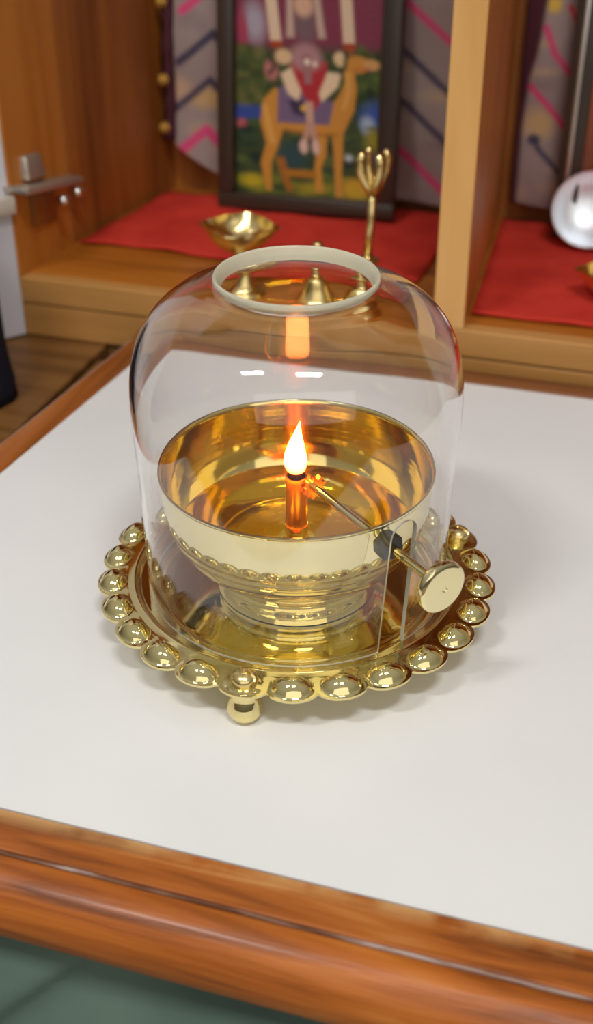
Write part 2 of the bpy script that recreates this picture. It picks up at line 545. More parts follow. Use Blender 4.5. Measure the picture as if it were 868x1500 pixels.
link('table_top', quad_slab([(WL0[0], -.1380), (WR, -.1380), (WR, .2245), (WL1[0], .2245)], TZ, 0), M['white_top'], table)


def edge_profile(c0, c1, prof, bm):
    """sweep a (offset, z) profile from c0 to c1 (world xy), offset direction perpendicular"""
    d = (c1 - c0).normalized(); nrm = Vector((d.y, -d.x, 0))
    nseg = 60
    rows = []
    for i in range(nseg + 1):
        p = c0.lerp(c1, i / nseg)
        rows.append([bm.verts.new(p + nrm * o_ + Vector((0, 0, z_))) for o_, z_ in prof])
    for a, b2 in zip(rows, rows[1:]):
        for k in range(len(prof)):
            j = (k + 1) % len(prof)
            bm.faces.new((a[k], b2[k], b2[j], a[j]))
    bm.faces.new(rows[0][::-1]); bm.faces.new(rows[-1])
    return bm


# front: flat strip, a filled seam, then a rounded nosing
fl0, fl1 = W(-.232, -.1382, 0), W(WR + .02, -.1382, 0)
fe = link('front_edging', edge_profile(fl0, fl1, [(0.0004, -.020), (.0004, -.0002), (.0010, .0004), (.0156, .0004), (.0160, 0), (.0160, -.020)], bmesh.new()), M['worn'], table)
link('seam', edge_profile(fl0, fl1, [(.01605, -.012), (.01605, -.0005), (.0174, -.0005), (.0174, -.012)], bmesh.new()), M['seam'], fe)
nose = [(.0174, -.030), (.0174, -.0012), (.0180, -.0002), (.0195, .0004)]
for k in range(1, 15):
    a = R(90 - k * 180 / 15)
    nose.append((.0215 + .0115 * math.cos(a), -.0142 + .0146 * math.sin(a)))
nose += [(.0215, -.030)]
link('front_nosing', edge_profile(fl0, fl1, nose, bmesh.new()), M['edge'], table, angle=50)
# thin dark joint between top and edging is left as the gap itself
lp0, lp1 = W(WL1[0], .2245, 0), W(WL0[0], -.138, 0)
sprof = [(0.0003, -.022), (.0003, -.0003), (.0012, .0009), (.006, .0013), (.014, .0011), (.0185, -.0010), (.0205, -.006), (.0205, -.022)]
sprof = [(-o_, z_) for o_, z_ in sprof]
link('side_edging', edge_profile(lp0 + (lp0 - lp1).normalized() * .021, lp1, sprof, bmesh.new()), M['edge_side'], table, angle=40)
link('side_edging', edge_profile(W(WR, -.138, 0), W(WR, .2455, 0), [(-a, b_) for a, b_ in sprof], bmesh.new()), M['edge_side'], table, angle=40)
bprof = [(o_ * .98, z_) for o_, z_ in sprof]
link('back_edging', edge_profile(W(WL1[0] - .0005, .2247, 0), W(WR + .0, .2247, 0), bprof, bmesh.new()), M['edge_back'], table, angle=40)
# apron and legs under the top
link('apron', uvbox(-.20, WR + .01, -.135, .235, -.055, TZ - .0003), M['ledge'], table)
for u_, v_ in ((-.15, -.10), (.28, -.10), (-.15, .21), (.28, .21)):
    link('leg', uvbox(u_ - .018, u_ + .018, v_ - .018, v_ + .018, FZ, -.0552, .002), M['ledge'], table)

# ------------------------------------------------------------------ brass lamp
GB = .0150     # height of the seat of the glass
lamp = thing('oil_lamp', 'round polished brass oil lamp with scalloped tray and burning wick on white table', 'lamp', (0, 0, 0))
NB = 26
BA = [R(-105 + 360 / NB * k) for k in range(NB)]
RC, AR, BT = .0737, .0058, .0090
# tray dish: a lathe with a stepped floor, the seat and the raised bead around the glass
prof = [(0, .0128), (.026, .0128), (.040, .0130), (.0500, .0131), (.0535, .0135), (.0550, .0143), (.0565, .0145),
        (.0578, .0146), (.0588, .0149), (.0612, .0149), (.0626, .0150), (.0636, .0160), (.0644, .0172), (.0651, .0175), (.0657, .0174), (.0664, .0173), (.0672, .0172), (.0680, .0171)]
prof = smooth_profile(prof, 4)
und = [(r, h - .0011) for r, h in reversed(prof)]
tray = link('tray', lathe(prof + und, 128), M['brass'], lamp, angle=45)
bm = bmesh.new()
NT, NR = NB * 28, 22
top, bot = [], []
for i in range(NT):
    th = 2 * PI * i / NT
    k = round((th - BA[0]) / (2 * PI / NB))
    t = (th - BA[0] - k * 2 * PI / NB) * RC
    eo = math.sqrt(max(0., 1 - (t / (BT * 1.03)) ** 2))
    Ro = RC + AR * 1.06 * eo
    ct, cb = [], []
    for j in range(NR):
        s = j / (NR - 1)
        r = .0678 + (Ro - .0678) * s
        d2 = ((r - RC + .0002) / (AR * .95)) ** 2 + (t / (BT * .80)) ** 2
        dome = (.0044 if k % NB not in (0, 9, 17) else .0006) * max(0., 1 - d2) ** .85
        h = .0172 + dome - .0010 * s
        ct.append(bm.verts.new((r * math.cos(th), r * math.sin(th), h)))
        cb.append(bm.verts.new((r * math.cos(th), r * math.sin(th), h - .0010)))
    top.append(ct); bot.append(cb)
for i in range(NT):
    j = (i + 1) % NT
    for k in range(NR - 1):
        bm.faces.new((top[i][k], top[i][k + 1], top[j][k + 1], top[j][k]))
        bm.faces.new((bot[i][k + 1], bot[i][k], bot[j][k], bot[j][k + 1]))
    bm.faces.new((top[i][-1], bot[i][-1], bot[j][-1], top[j][-1]))
    bm.faces.new((top[i][0], top[j][0], bot[j][0], bot[i][0]))
link('scalloped_rim', bm, M['brass'], lamp, angle=50)
for k in (0, 9, 17):
    a = BA[k]
    c = Vector((.0722 * math.cos(a), .0722 * math.sin(a), 0))
    ft = link('foot', lathe([(0, 0), (.0028, .0001), (.0050, .0012), (.0064, .0036), (.0067, .0058), (.0062, .0082), (.0052, .0100), (.0048, .0112), (.0050, .0128),
                             (.0060, .0148), (.0070, .0158), (.0068, .0163), (0, .0163)], 40, c), M['brass'], lamp, angle=60)
    sb = bmesh.new()
    sp = [(.0049, .0168), (.0049, .0186)] + [(.0049 * math.cos(R(x)), .0186 + .0034 * math.sin(R(x))) for x in range(10, 90, 10)] + [(0, .0220)]
    lathe(sp, 40, c, sb)
    # screwdriver slot pressed across the head
    for v in sb.verts:
        dx, dy = v.co.x - c.x, v.co.y - c.y
        if abs(dx * .55 + dy * .83) < .0005 and v.co.z > .0188: v.co.z -= .0010
    link('screw', sb, M['brass_soft'], ft, angle=40)

bowl_out = smooth_profile([(.0318, .0132), (.0314, .0155), (.0303, .0190), (.0310, .0222), (.0350, .0256), (.0402, .0298), (.0450, .0350), (.0486, .0410), (.0508, .0475),
                           (.0519, .0540), (.0525, .0610), (.0528, .0655), (.0533, .0664)], 5)
bowl_lip = [(.0535, .0669), (.0533, .0674), (.0528, .0675), (.0524, .0672)]
bowl_in = smooth_profile([(.0520, .0660), (.0517, .0610), (.0510, .0540), (.0499, .0475), (.0476, .0412), (.0439, .0355), (.0390, .0312), (.0330, .0282), (.0250, .0270), (.012, .0268), (0, .0268)], 5)
bm = lathe([(0, .0225), (.0285, .0220), (.0296, .0132)] + bowl_out + bowl_lip + bowl_in, 160)
bm.normal_update()
for f_ in bm.faces:
    c_ = f_.calc_center_median()
    if c_.z > .0266 and math.hypot(c_.x, c_.y) < np.interp(c_.z, [p[1] for p in bowl_in[::-1]], [p[0] for p in bowl_in[::-1]]) + .0002: f_.material_index = 1
bowl = link('bowl', bm, [M['brass_bowl'], M['bowl_inner']], lamp, angle=50)

# wick tube
tp = [(.0068, .0269), (.0068, .0285), (.0052, .0296), (.0044, .0310), (.0043, .0400), (.0043, .0595), (.0045, .0605), (.0043, .0612), (.0036, .0612), (.0034, .0600), (.0034, .050), (0, .050)]
link('wick_tube', lathe(tp, 40), M['flame_lit_brass'], lamp, angle=50)
bm = bmesh.new()
tube([(0, 0, .0505), (.0001, 0, .058), (-.0004, 0, .0625), (-.0001, .0002, .0646)], [.0029, .0029, .0028, .0012], 14, bm)
for v in bm.verts:
    v.co += Vector((mnoise.noise(v.co * 700), mnoise.noise(v.co * 700 + Vector((9, 3, 1))), 0)) * .0005
link('wick', bm, M['char'], lamp, True)
fp = [(0, 0), (.0030, .0002), (.0040, .0016), (.0045, .0038), (.0044, .0062), (.0038, .0092), (.0029, .0124), (.0018, .0156), (.0009, .0188), (.0003, .0210), (0, .0216)]
fb = lathe(smooth_profile(fp, 4), 32, (-.0002, 0, .0632))
for v in fb.verts:
    hh = (v.co.z - .0632) / .0216
    v.co.x += .0012 * hh * hh - .0004 * math.sin(hh * 4)
flame = link('flame', fb, M['flame'], lamp, True)
flame['label'] = 'bright yellow flame on the wick'

# adjusting rod with knob: it passes beside the tube, through the bowl and the slot of the glass
ra = R(-56.0)
rd = Vector((math.cos(ra), math.sin(ra), 0))
r0 = Vector((.0064, -.0022, .0580))
RZ = -.03
rdir = (rd + Vector((0, 0, RZ))).normalized()
P_end = r0 + rdir * .0760
rod = link('adjusting_rod', tube([r0, P_end], .00165, 16), M['brass'], lamp, angle=50)
# ratchet wheel beside the tube
gb = bmesh.new()
gp = []
NTG = 9
for side in (0, .0022):
    ring = []
    for k in range(NTG * 4):
        a = 2 * PI * k / (NTG * 4)
        rr = .0048 if k % 4 in (1, 2) else .0034
        x_ = Vector((-math.sin(ra), math.cos(ra), 0)); y_ = Vector((0, 0, 1))
        ring.append(gb.verts.new(r0 + rdir * (side - .0004) + x_ * rr * math.cos(a) + y_ * rr * math.sin(a)))
    gp.append(ring)
for k in range(NTG * 4):
    j = (k + 1) % (NTG * 4)
    gb.faces.new((gp[0][k], gp[0][j], gp[1][j], gp[1][k]))
gb.faces.new(gp[0][::-1]); gb.faces.new(gp[1])
link('ratchet_wheel', gb, M['flame_lit_brass'], rod)
# bushing outside the bowl wall, its shadow and reflection put into the dark colour
link('bushing_shade', tube([r0 + rdir * .0462, r0 + rdir * .0500], [.0052, .0052], 6), M['bushing_shade_metal'], rod)
kq = P_end
kp = [(0, -.0062), (.0020, -.0062), (.0030, -.0048), (.0052, -.0030), (.0083, -.0018), (.0094, -.0006), (.0098, .0008), (.0096, .0020), (.0088, .0026), (.0078, .0028), (.0012, .0031), (.0008, .0027), (0, .0027)]
link('knob', lathe(kp, 64, kq, axis=(rdir + Vector((0, 0, .04)))), M['brass_bowl'], rod, angle=40)

# oil in the bowl
op = [(0, .0269), (.012, .0269), (.0248, .0271), (.0326, .0283), (.0386, .0313), (.0433, .0356), (.0463, .0394), (.0450, .0392), (.0380, .0390), (0.0070, .0390), (.0050, .0393), (.0046, .0396), (.0045, .0390), (.0045, .0312), (.0070, .0290), (.0070, .0271)]
ol = link('lamp_oil', lathe(op[2:] + op[2:3], 96), M['oil'], None, angle=40)
tag(ol, 'clear yellow oil pooled in the brass bowl around the wick tube', 'oil', kind='stuff')

# ------------------------------------------------------------------ glass chimney with an inverted-U slot
chim = [(.0596, GB), (.0599, .040), (.0604, .062), (.0611, .080), (.0615, .092), (.0613, .1015), (.0601, .1110), (.0574, .1195), (.0527, .1270), (.0460, .1330), (.0382, .1370), (.0330, .1390), (.0300, .1401), (.0290, .1408)]
fine = smooth_profile(chim, 7)
SA = R(-50.5); SW = .0060; SH = .0640; SLEAN = R(-3.0) / .052        # slot centre angle, half width, height of arc centre
# rows: dense inside the arc
rows = [(r, h) for r, h in fine if h < SH - .0015]
for k in range(0, 13):
    h = SH + SW * math.sin(R(k * 7.5))
    rows.append((np.interp(h, [q[1] for q in fine], [q[0] for q in fine]), h))
rows += [(r, h) for r, h in fine if h > SH + SW + .001]
bm = bmesh.new()
NC = 144
grid = []
for r, h in rows:
    if h <= SH: dl = SW / r
    elif h < SH + SW - 1e-7: dl = math.sqrt(max(0, SW ** 2 - (h - SH) ** 2)) / r
    else: dl = 0
    s0_ = SA + SLEAN * max(0., .070 - h)
    grid.append([bm.verts.new((r * math.cos(s0_ + dl + (2 * PI - 2 * dl) * i / NC), r * math.sin(s0_ + dl + (2 * PI - 2 * dl) * i / NC), h)) for i in range(NC + 1)])
for a, b_ in zip(grid, grid[1:]):
    for i in range(NC):
        bm.faces.new((a[i], a[i + 1], b_[i + 1], b_[i]))
bmesh.ops.remove_doubles(bm, verts=bm.verts, dist=1e-6)
glass = link('glass_chimney', bm, M['glass'], None, True)
sm = glass.modifiers.new('thickness', 'SOLIDIFY'); sm.thickness = .0017; sm.offset = -1; sm.use_even_offset = True; sm.material_offset_rim = 1
glass.data.materials.append(M['frosted'])
apply_modifiers(glass, 40)
rim = link('ground_rim', lathe([(.0291, .1405), (.0295, .1412), (.0296, .1422), (.0292, .1430), (.0286, .1431), (.0281, .1425), (.0266, .1388), (.0266, .1382), (.0271, .1381), (.0291, .1405)], 128), M['frosted'], glass, angle=60)
rim['label'] = 'pale ground glass rim around the top opening'
tag(glass, 'clear domed glass chimney with open round top standing on the brass lamp tray', 'glass chimney')

# ------------------------------------------------------------------ red cloths
def cloth_grid(name, corners, z, m, nu=40, nv=30, amp=.0008, thick=.0012, edge=None):
    """corners (u,v): front-left, front-right, back-right, back-left"""
    bm = bmesh.new(); g = []
    for j in range(nv + 1):
        row = []
        for i in range(nu + 1):
            s, t = i / nu, j / nv
            u = (corners[0][0] * (1 - s) + corners[1][0] * s) * (1 - t) + (corners[3][0] * (1 - s) + corners[2][0] * s) * t
            v = (corners[0][1] * (1 - s) + corners[1][1] * s) * (1 - t) + (corners[3][1] * (1 - s) + corners[2][1] * s) * t
            if edge:
                v += edge(s) * (1 - t) ** 2
            zz = z + amp * (1 + mnoise.noise(Vector((u * 40, v * 40, 3)))) + amp * .6 * (1 + math.sin(u * 130 + v * 60))
            row.append(bm.verts.new(W(u, v, zz)))
        g.append(row)
    for j in range(nv):
        for i in range(nu):
            bm.faces.new((g[j][i], g[j][i + 1], g[j + 1][i + 1], g[j + 1][i]))
    o = link(name, bm, m, None, True)
    s_ = o.modifiers.new('thickness', 'SOLIDIFY'); s_.thickness = thick; s_.offset = 1
    return o


ZF = ZS + .0008
rc = cloth_grid('red_cloth', [(-.2475, .3175), (-.018, .318), (-.012, .447), (-.232, .435)], ZF, M['red'], edge=lambda s: .003 * math.sin(s * 9) - .006 * (s > .8) * (s - .8) * 5)
tag(rc, 'bright red cloth on the cabinet shelf under the framed camel picture', 'cloth', 'red shelf cloths')
rc2 = cloth_grid('red_cloth', [(.0225, .2745), (.30, .2785), (.30, .447), (.0135, .447)], ZF, M['red'], amp=.0006)
tag(rc2, 'bright red cloth on the shelf right of the cabinet divider', 'cloth', 'red shelf cloths')

# ------------------------------------------------------------------ framed camel picture
def frame_basis(bl, br, tl, back_lean):
    x = (br - bl).normalized()
    y = (tl - bl); y = (y - x * y.dot(x)).normalized()
    return x, y, x.cross(y)


BL = W(-.1835, .4180, .0215); BR = W(-.0560, .4180, .0240)
TL = W(-.1735, .4350, .158)
FX, FY, FN = frame_basis(BL, BR, TL, 0)
FWd = (BR - BL).length; FHt = .215


def fpt(a, b_, c=0.):       # a along width, b_ up, c towards the viewer
    return BL + FX * a + FY * b_ + FN * c


pic = thing('framed_picture', 'dark framed print of a rider on a camel leaning in the left compartment', 'picture', BL)
FW_, FT = .0135, .010


def bar(a0, a1, b0, b1, c0, c1, fp=fpt, bevel=.0015):
    return prism8([fp(a0, b0, c0), fp(a1, b0, c0), fp(a1, b1, c0), fp(a0, b1, c0), fp(a0, b0, c1), fp(a1, b0, c1), fp(a1, b1, c1), fp(a0, b1, c1)], bevel)


for nm, aa in (('frame_rail', (0, FWd, 0, FW_ * .8)), ('frame_rail', (0, FWd, FHt - FW_, FHt)), ('frame_stile', (0, FW_ * .85, FW_ * .8, FHt - FW_)), ('frame_stile', (FWd - FW_, FWd, FW_ * .8, FHt - FW_))):
    link(nm, bar(*aa, 0, FT), M['frame'], pic, angle=40)
link('backing', bar(.002, FWd - .002, .002, FHt - .002, -.0025, .0005, bevel=0), M['frame'], pic)
A0, A1, B0, B1 = FW_ * .85, FWd - FW_, FW_ * .8, FHt - FW_
NU_, NV_ = 120, 190
bm = bmesh.new(); g = []; XS = []; YS = []
top_t = (FHt - FW_ - B0) / .1265
for j in range(NV_ + 1):
    row = []
    for i in range(NU_ + 1):
        s, t = i / NU_, j / NV_
        row.append(bm.verts.new(fpt(A0 + (A1 - A0) * s, B0 + (B1 - B0) * t, .0015)))
        cyv = 835 - 835 * t * (B1 - B0) / .1205
        Lx = 140 - 60 * cyv / 810; Rx = 765 - 110 * cyv / 840
        XS.append(Lx + (Rx - Lx) * s); YS.append(cyv)
    g.append(row)
for j in range(NV_):
    for i in range(NU_):
        bm.faces.new((g[j][i], g[j][i + 1], g[j + 1][i + 1], g[j + 1][i]))
pr = link('print', bm, M['picture'], pic, True)
cv = Canvas(np.array(XS), np.array(YS), (62, 74, 44))
rng = np.random.RandomState(3)
cv.poly([(0, -900), (900, -900), (900, 165), (0, 165)], (128, 52, 74), 60)
cv.ell(330, -250, 260, 130, (150, 70, 80), .5)
cv.ell(215, 60, 45, 85, (170, 160, 172), .5)
cv.ell(160, 90, 22, 80, (170, 62, 86), .5)
for k in range(9):
    cv.line([(560, -20 + 26 * k), (800, -60 + 34 * k)], 6, (146, 64, 84), 14, .5)
for k in range(70):
    x_, y_ = rng.uniform(90, 260), rng.uniform(160, 430)
    cv.ell(x_, y_, rng.uniform(14, 34), rng.uniform(12, 30), [(96, 98, 48), (60, 72, 30), (112, 106, 62), (74, 88, 44)][k % 4], .5, .8)
for k in range(60):
    x_, y_ = rng.uniform(560, 760), rng.uniform(170, 450)
    cv.ell(x_, y_, rng.uniform(14, 34), rng.uniform(12, 30), [(46, 64, 28), (62, 84, 36), (36, 50, 28), (88, 104, 44)][k % 4], .5, .8)
cv.poly([(80, 430), (215, 430), (215, 490), (80, 500)], (56, 78, 150), 24)
cv.ell(125, 515, 24, 22, (190, 90, 100), .4)
cv.ell(690, 455, 62, 62, (58, 88, 165), .5)
cv.ell(650, 495, 28, 40, (170, 188, 212), .5)
for k in range(90):
    x_, y_ = rng.uniform(70, 720), rng.uniform(500, 760)
    cv.ell(x_, y_, rng.uniform(16, 46), rng.uniform(10, 26), [(56, 78, 52), (40, 60, 48), (74, 92, 48), (34, 52, 44), (92, 104, 52)][k % 5], .5, .75)
cv.ell(670, 560, 36, 55, (150, 140, 36), .5)
cv.ell(325, 650, 60, 60, (50, 76, 78), .5)
cv.ell(690, 640, 40, 22, (50, 66, 130), .5, .8)
for k in range(60):
    x_, y_ = rng.uniform(70, 720), rng.uniform(740, 850)
    cv.ell(x_, y_, rng.uniform(16, 50), rng.uniform(8, 22), [(120, 124, 46), (150, 138, 38), (78, 96, 48), (96, 108, 44)][k % 4], .5, .75)
cv.ell(150, 780, 52, 32, (188, 168, 40), .5)
cv.ell(575, 790, 55, 50, (206, 160, 48), .35)
cv.ell(400, 800, 70, 26, (160, 142, 44), .5)
CAM, CAMD, CAML = (206, 142, 58), (164, 104, 40), (226, 172, 88)
cv.poly([(255, 660), (292, 660), (302, 720), (318, 822), (290, 822), (270, 740)], CAMD, 10)
cv.poly([(440, 520), (482, 520), (468, 640), (442, 700), (442, 815), (408, 815), (414, 700), (430, 620)], CAM, 10)
cv.poly([(500, 500), (548, 500), (536, 640), (524, 720), (522, 832), (488, 832), (495, 720), (500, 620)], CAM, 10)
cv.poly([(275, 345), (225, 400), (204, 500), (222, 600), (192, 690), (204, 822), (228, 822), (236, 690), (275, 600), (300, 530), (420, 545), (545, 540), (600, 430), (620, 330), (616, 250), (570, 225), (572, 310), (535, 380), (480, 430), (400, 380)], CAM, 12)
cv.line([(230, 430), (240, 520), (250, 590)], 22, CAML, 16, .8)
cv.line([(590, 270), (585, 350), (560, 420)], 16, CAML, 14, .8)
cv.line([(300, 535), (420, 548), (520, 545)], 14, CAMD, 12, .8)
cv.ell(632, 226, 50, 38, CAM, .2); cv.ell(690, 226, 34, 24, (214, 160, 96), .25)
cv.line([(612, 190), (606, 172)], 14, CAMD, 8); cv.line([(610, 250), (680, 240)], 6, (190, 80, 50), 6)
cv.poly([(292, 345), (345, 325), (520, 400), (492, 500), (276, 500)], (118, 98, 128), 12)
cv.poly([(330, 400), (400, 390), (400, 470), (350, 460)], (66, 50, 78), 14)
cv.ell(270, 265, 28, 42, (196, 120, 116), .4)
cv.poly([(290, 715), (420, 715), (420, 750), (290, 750)], (176, 116, 36), 8)
# rider
cv.ell(428, 60, 46, 90, (120, 92, 96), .4)
cv.ell(428, -20, 40, 50, (214, 170, 140), .3)
cv.poly([(360, -60), (385, -80), (380, 120), (345, 120)], (196, 168, 150), 14)
cv.poly([(470, -80), (500, -60), (510, 120), (480, 120)], (196, 168, 150), 14)
cv.poly([(350, 230), (508, 218), (494, 340), (440, 440), (376, 340)], (178, 44, 52), 12)
cv.ell(420, 205, 66, 60, (176, 130, 132), .3)
cv.poly([(405, 190), (440, 190), (436, 320), (405, 320)], (160, 112, 112), 12)
cv.poly([(308, 280), (355, 250), (388, 355), (372, 398), (330, 365)], (234, 206, 168), 12)
cv.poly([(470, 398), (462, 360), (505, 265), (562, 268), (542, 330)], (234, 206, 168), 12)
for xs in (300, 605):
    sgn = 1 if xs < 400 else -1
    cv.poly([(xs - 26 - sgn * 8, -120), (xs + 22 - sgn * 8, -120), (xs + 24, 140), (xs - 24, 140)], (226, 198, 166), 10)
    cv.poly([(xs - 24, 136), (xs + 24, 136), (xs + 22, 166), (xs - 22, 166)], (170, 70, 26), 8)
cv.ell(326, 205, 36, 34, (222, 186, 140), .25); cv.ell(562, 206, 26, 32, (226, 196, 150), .25)
cv.line([(262, 190), (285, 250), (262, 280)], 22, (50, 56, 36), 12, .7)
cv.line([(590, 180), (580, 240), (560, 265)], 20, (50, 56, 36), 12, .7)
cv.ell(424, 224, 12, 14, (240, 220, 200), .3); cv.ell(456, 232, 10, 12, (236, 210, 190), .3)
cv.poly([(398, 400), (432, 400), (428, 505), (400, 505)], (206, 164, 140), 10)
cv.ell(392, 430, 12, 14, (226, 180, 60), .3)
cv.line([(410, 500), (385, 580)], 24, (196, 150, 130), 10)
cv.line([(418, 500), (428, 590)], 24, (196, 150, 130), 10)
cv.ell(378, 605, 18, 32, (222, 186, 170), .25); cv.ell(428, 605, 16, 34, (222, 186, 170), .25)
cv.ell(560, 645, 16, 16, (190, 196, 196), .4)
paint(pr, cv.c * .92)

# ------------------------------------------------------------------ patterned shawls behind the pictures
def px_of(P):
    d = P - _C; z_ = d.dot(_F)
    return 434 + _f * d.x / z_, 750 - _f * d.dot(_U) / z_


def shawl(name, outline, v0, nu, nv, fold, painter, thick=.003):
    """outline: for z -> (u_left, u_right), and bottom z as function of u"""
    bm = bmesh.new(); g = []; pts = []
    for j in range(nv + 1):
        row = []
        for i in range(nu + 1):
            s, t = i / nu, j / nv
            u = outline['u0'] + (outline['u1'] - outline['u0']) * s
            zb_ = outline['bottom'](s)
            z_ = zb_ + (outline['top'] - zb_) * t
            u += outline.get('shift', lambda s, z: 0)(s, z_)
            P = W(u, v0 + fold(u, z_), z_)
            row.append(bm.verts.new(P)); pts.append(px_of(P))
        g.append(row)
    for j in range(nv):
        for i in range(nu):
            bm.faces.new((g[j][i], g[j][i + 1], g[j + 1][i + 1], g[j + 1][i]))
    o = link(name, bm, M['shawl'], None, True)
    pts = np.array(pts)
    paint(o, painter(pts[:, 0], pts[:, 1]))
    s_ = o.modifiers.new('thickness', 'SOLIDIFY'); s_.thickness = thick; s_.offset = 0
    return o


def paint_left(x, y):
    cv = Canvas(x, y, (158, 140, 134))
    r = np.random.RandomState(5)
    for k in range(60):
        cv.ell(r.uniform(230, 660), r.uniform(-150, 310), r.uniform(10, 30), r.uniform(6, 14), [(178, 154, 136), (140, 122, 122), (186, 160, 128), (150, 134, 130)][k % 4], .5, .6)
    cv.ell(305, 142, 26, 16, (198, 164, 112), .5); cv.ell(262, 130, 16, 18, (196, 164, 136), .5)
    NV, PK = (66, 60, 82), (214, 74, 122)
    for off, col, w in ((0, NV, 9), (68, NV, 8), (141, PK, 11), (-75, PK, 10), (-140, NV, 9)):
        cv.line([(262 - off * .06, 90 + off), (314 - off * .08, 48 + off), (343 - off * .05, 82 + off), (400, 50 + off)], w * 1.3, col, 5)
    for off, col, w in ((0, NV, 8), (76, NV, 8), (150, PK, 9), (-76, PK, 9)):
        cv.line([(560, 50 + off), (600, 80 + off), (662, 140 + off * 1.02)], w * 1.2, col, 5)
    return cv.c


def paint_right(x, y):
    cv = Canvas(x, y, (154, 134, 130))
    r = np.random.RandomState(8)
    for k in range(50):
        cv.ell(r.uniform(720, 860), r.uniform(-150, 300), r.uniform(10, 30), r.uniform(6, 14), [(176, 150, 136), (138, 120, 120), (182, 156, 124), (150, 132, 130)][k % 4], .5, .6)
    cv.ell(790, 180, 22, 22, (190, 156, 112), .5)
    NV, PK, MR = (66, 60, 82), (208, 64, 112), (70, 26, 38)
    cv.line([(800, 40), (812, 78), (843, 118)], 9, PK, 4)
    cv.line([(777, 125), (800, 152), (833, 195)], 9, PK, 4)
    cv.line([(835, 10), (850, 40)], 8, (190, 50, 60), 4)
    cv.line([(780, 203), (790, 220), (822, 258)], 8, NV, 4); cv.ell(782, 204, 9, 8, NV, .3)
    cv.ell(812, 6, 10, 12, (216, 176, 70), .5)
    cv.line([(795, -40), (775, 70), (762, 112), (752, 180), (742, 290)], 30, MR, 6)
    return cv.c


sh = shawl('patterned_shawl', {'u0': -.2255, 'u1': -.0010, 'top': .215,
                               'bottom': lambda s: .0335 + .022 * max(0, 1 - s / .16) ** 1.2 + .0 * s - .006 * min(1, max(0, s - .3) / .5),
                               'shift': lambda s, z: (1 - s) * .030 * (z - .05) * 1.0 - .006 * (1 - s) * (z < 0)},
           .4415, 90, 110, lambda u, z: .0028 * math.sin(u * 95 + z * 12) + .0016 * math.sin(z * 70 + u * 20), paint_left)
tag(sh, 'mauve grey shawl with navy and pink zigzag stripes hung behind the framed camel picture', 'shawl', 'patterned shawls')
# maroon border with gold tufts along its left edge
bm = bmesh.new()
bp_ = []
for k in range(30):
    z_ = .060 + (.215 - .060) * k / 29
    bp_.append(W(-.2292 + .030 * (z_ - .05), .4375 + .0015 * math.sin(z_ * 90), z_))
tube(bp_, [.0036 + .0008 * math.sin(k * 1.7) for k in range(30)], 10, bm)
bd = link('border', bm, M['maroon'], sh, True); bd['label'] = 'maroon border'
for z_ in (.0705, .1040, .1555, .20):
    bm = bmesh.new()
    c = W(-.2322 + .030 * (z_ - .05), .4335, z_)
    for k in range(7):
        a = k * 2 * PI / 7
        tube([c, c + Vector((math.cos(a) * .003, -.001, math.sin(a) * .003 - .001)), c + Vector((math.cos(a) * .0036, -.001, math.sin(a) * .003 - .004))], [.0011, .0009, .0005], 6, bm)
    link('tassel', bm, M['gold_thread'], sh, True)

sh2 = shawl('patterned_shawl', {'u0': .0185, 'u1': .165, 'top': .215, 'bottom': lambda s: .0345 - .002 * math.sin(s * 5)},
            .4435, 80, 110, lambda u, z: .0025 * math.sin(u * 110 + z * 10) + .0012 * math.sin(z * 80), paint_right)
tag(sh2, 'mauve grey shawl with pink diagonal stripes hung right of the cabinet divider', 'shawl', 'patterned shawls')

# ------------------------------------------------------------------ second picture
BL2 = W(.0508, .4230, .0220)
FX2 = E1.copy(); FY2 = (W(.0508, .4330, .158) - BL2); FY2 = (FY2 - FX2 * FY2.dot(FX2)).normalized(); FN2 = FX2.cross(FY2)


def fpt2(a, b_, c=0.):
    return BL2 + FX2 * a + FY2 * b_ + FN2 * c


pic2 = thing('framed_picture', 'dark framed picture with a silver inner line in the right compartment behind the steel dish', 'picture', BL2)
W2_, H2_ = .125, .205
for nm, aa in (('frame_rail', (0, W2_, 0, .014)), ('frame_rail', (0, W2_, H2_ - .014, H2_)), ('frame_stile', (0, .0145, .014, H2_ - .014)), ('frame_stile', (W2_ - .0145, W2_, .014, H2_ - .014))):
    link(nm, bar(*aa, 0, .009, fpt2), M['frame'], pic2, angle=40)
for nm, aa in (('frame_trim', (.0045, .0075, .006, H2_ - .006)), ('frame_trim', (.0075, W2_ - .0075, .006, .009)), ('frame_trim', (W2_ - .0075, W2_ - .0045, .006, H2_ - .006))):
    link(nm, bar(*aa, .0085, .0102, fpt2, .0004), M['frame_silver'], pic2, angle=40)
link('print', bar(.012, W2_ - .012, .012, H2_ - .012, .001, .003, fpt2, 0), M['print_brown'], pic2)
link('backing', bar(.002, W2_ - .002, .002, H2_ - .002, -.003, .0008, fpt2, 0), M['frame'], pic2)

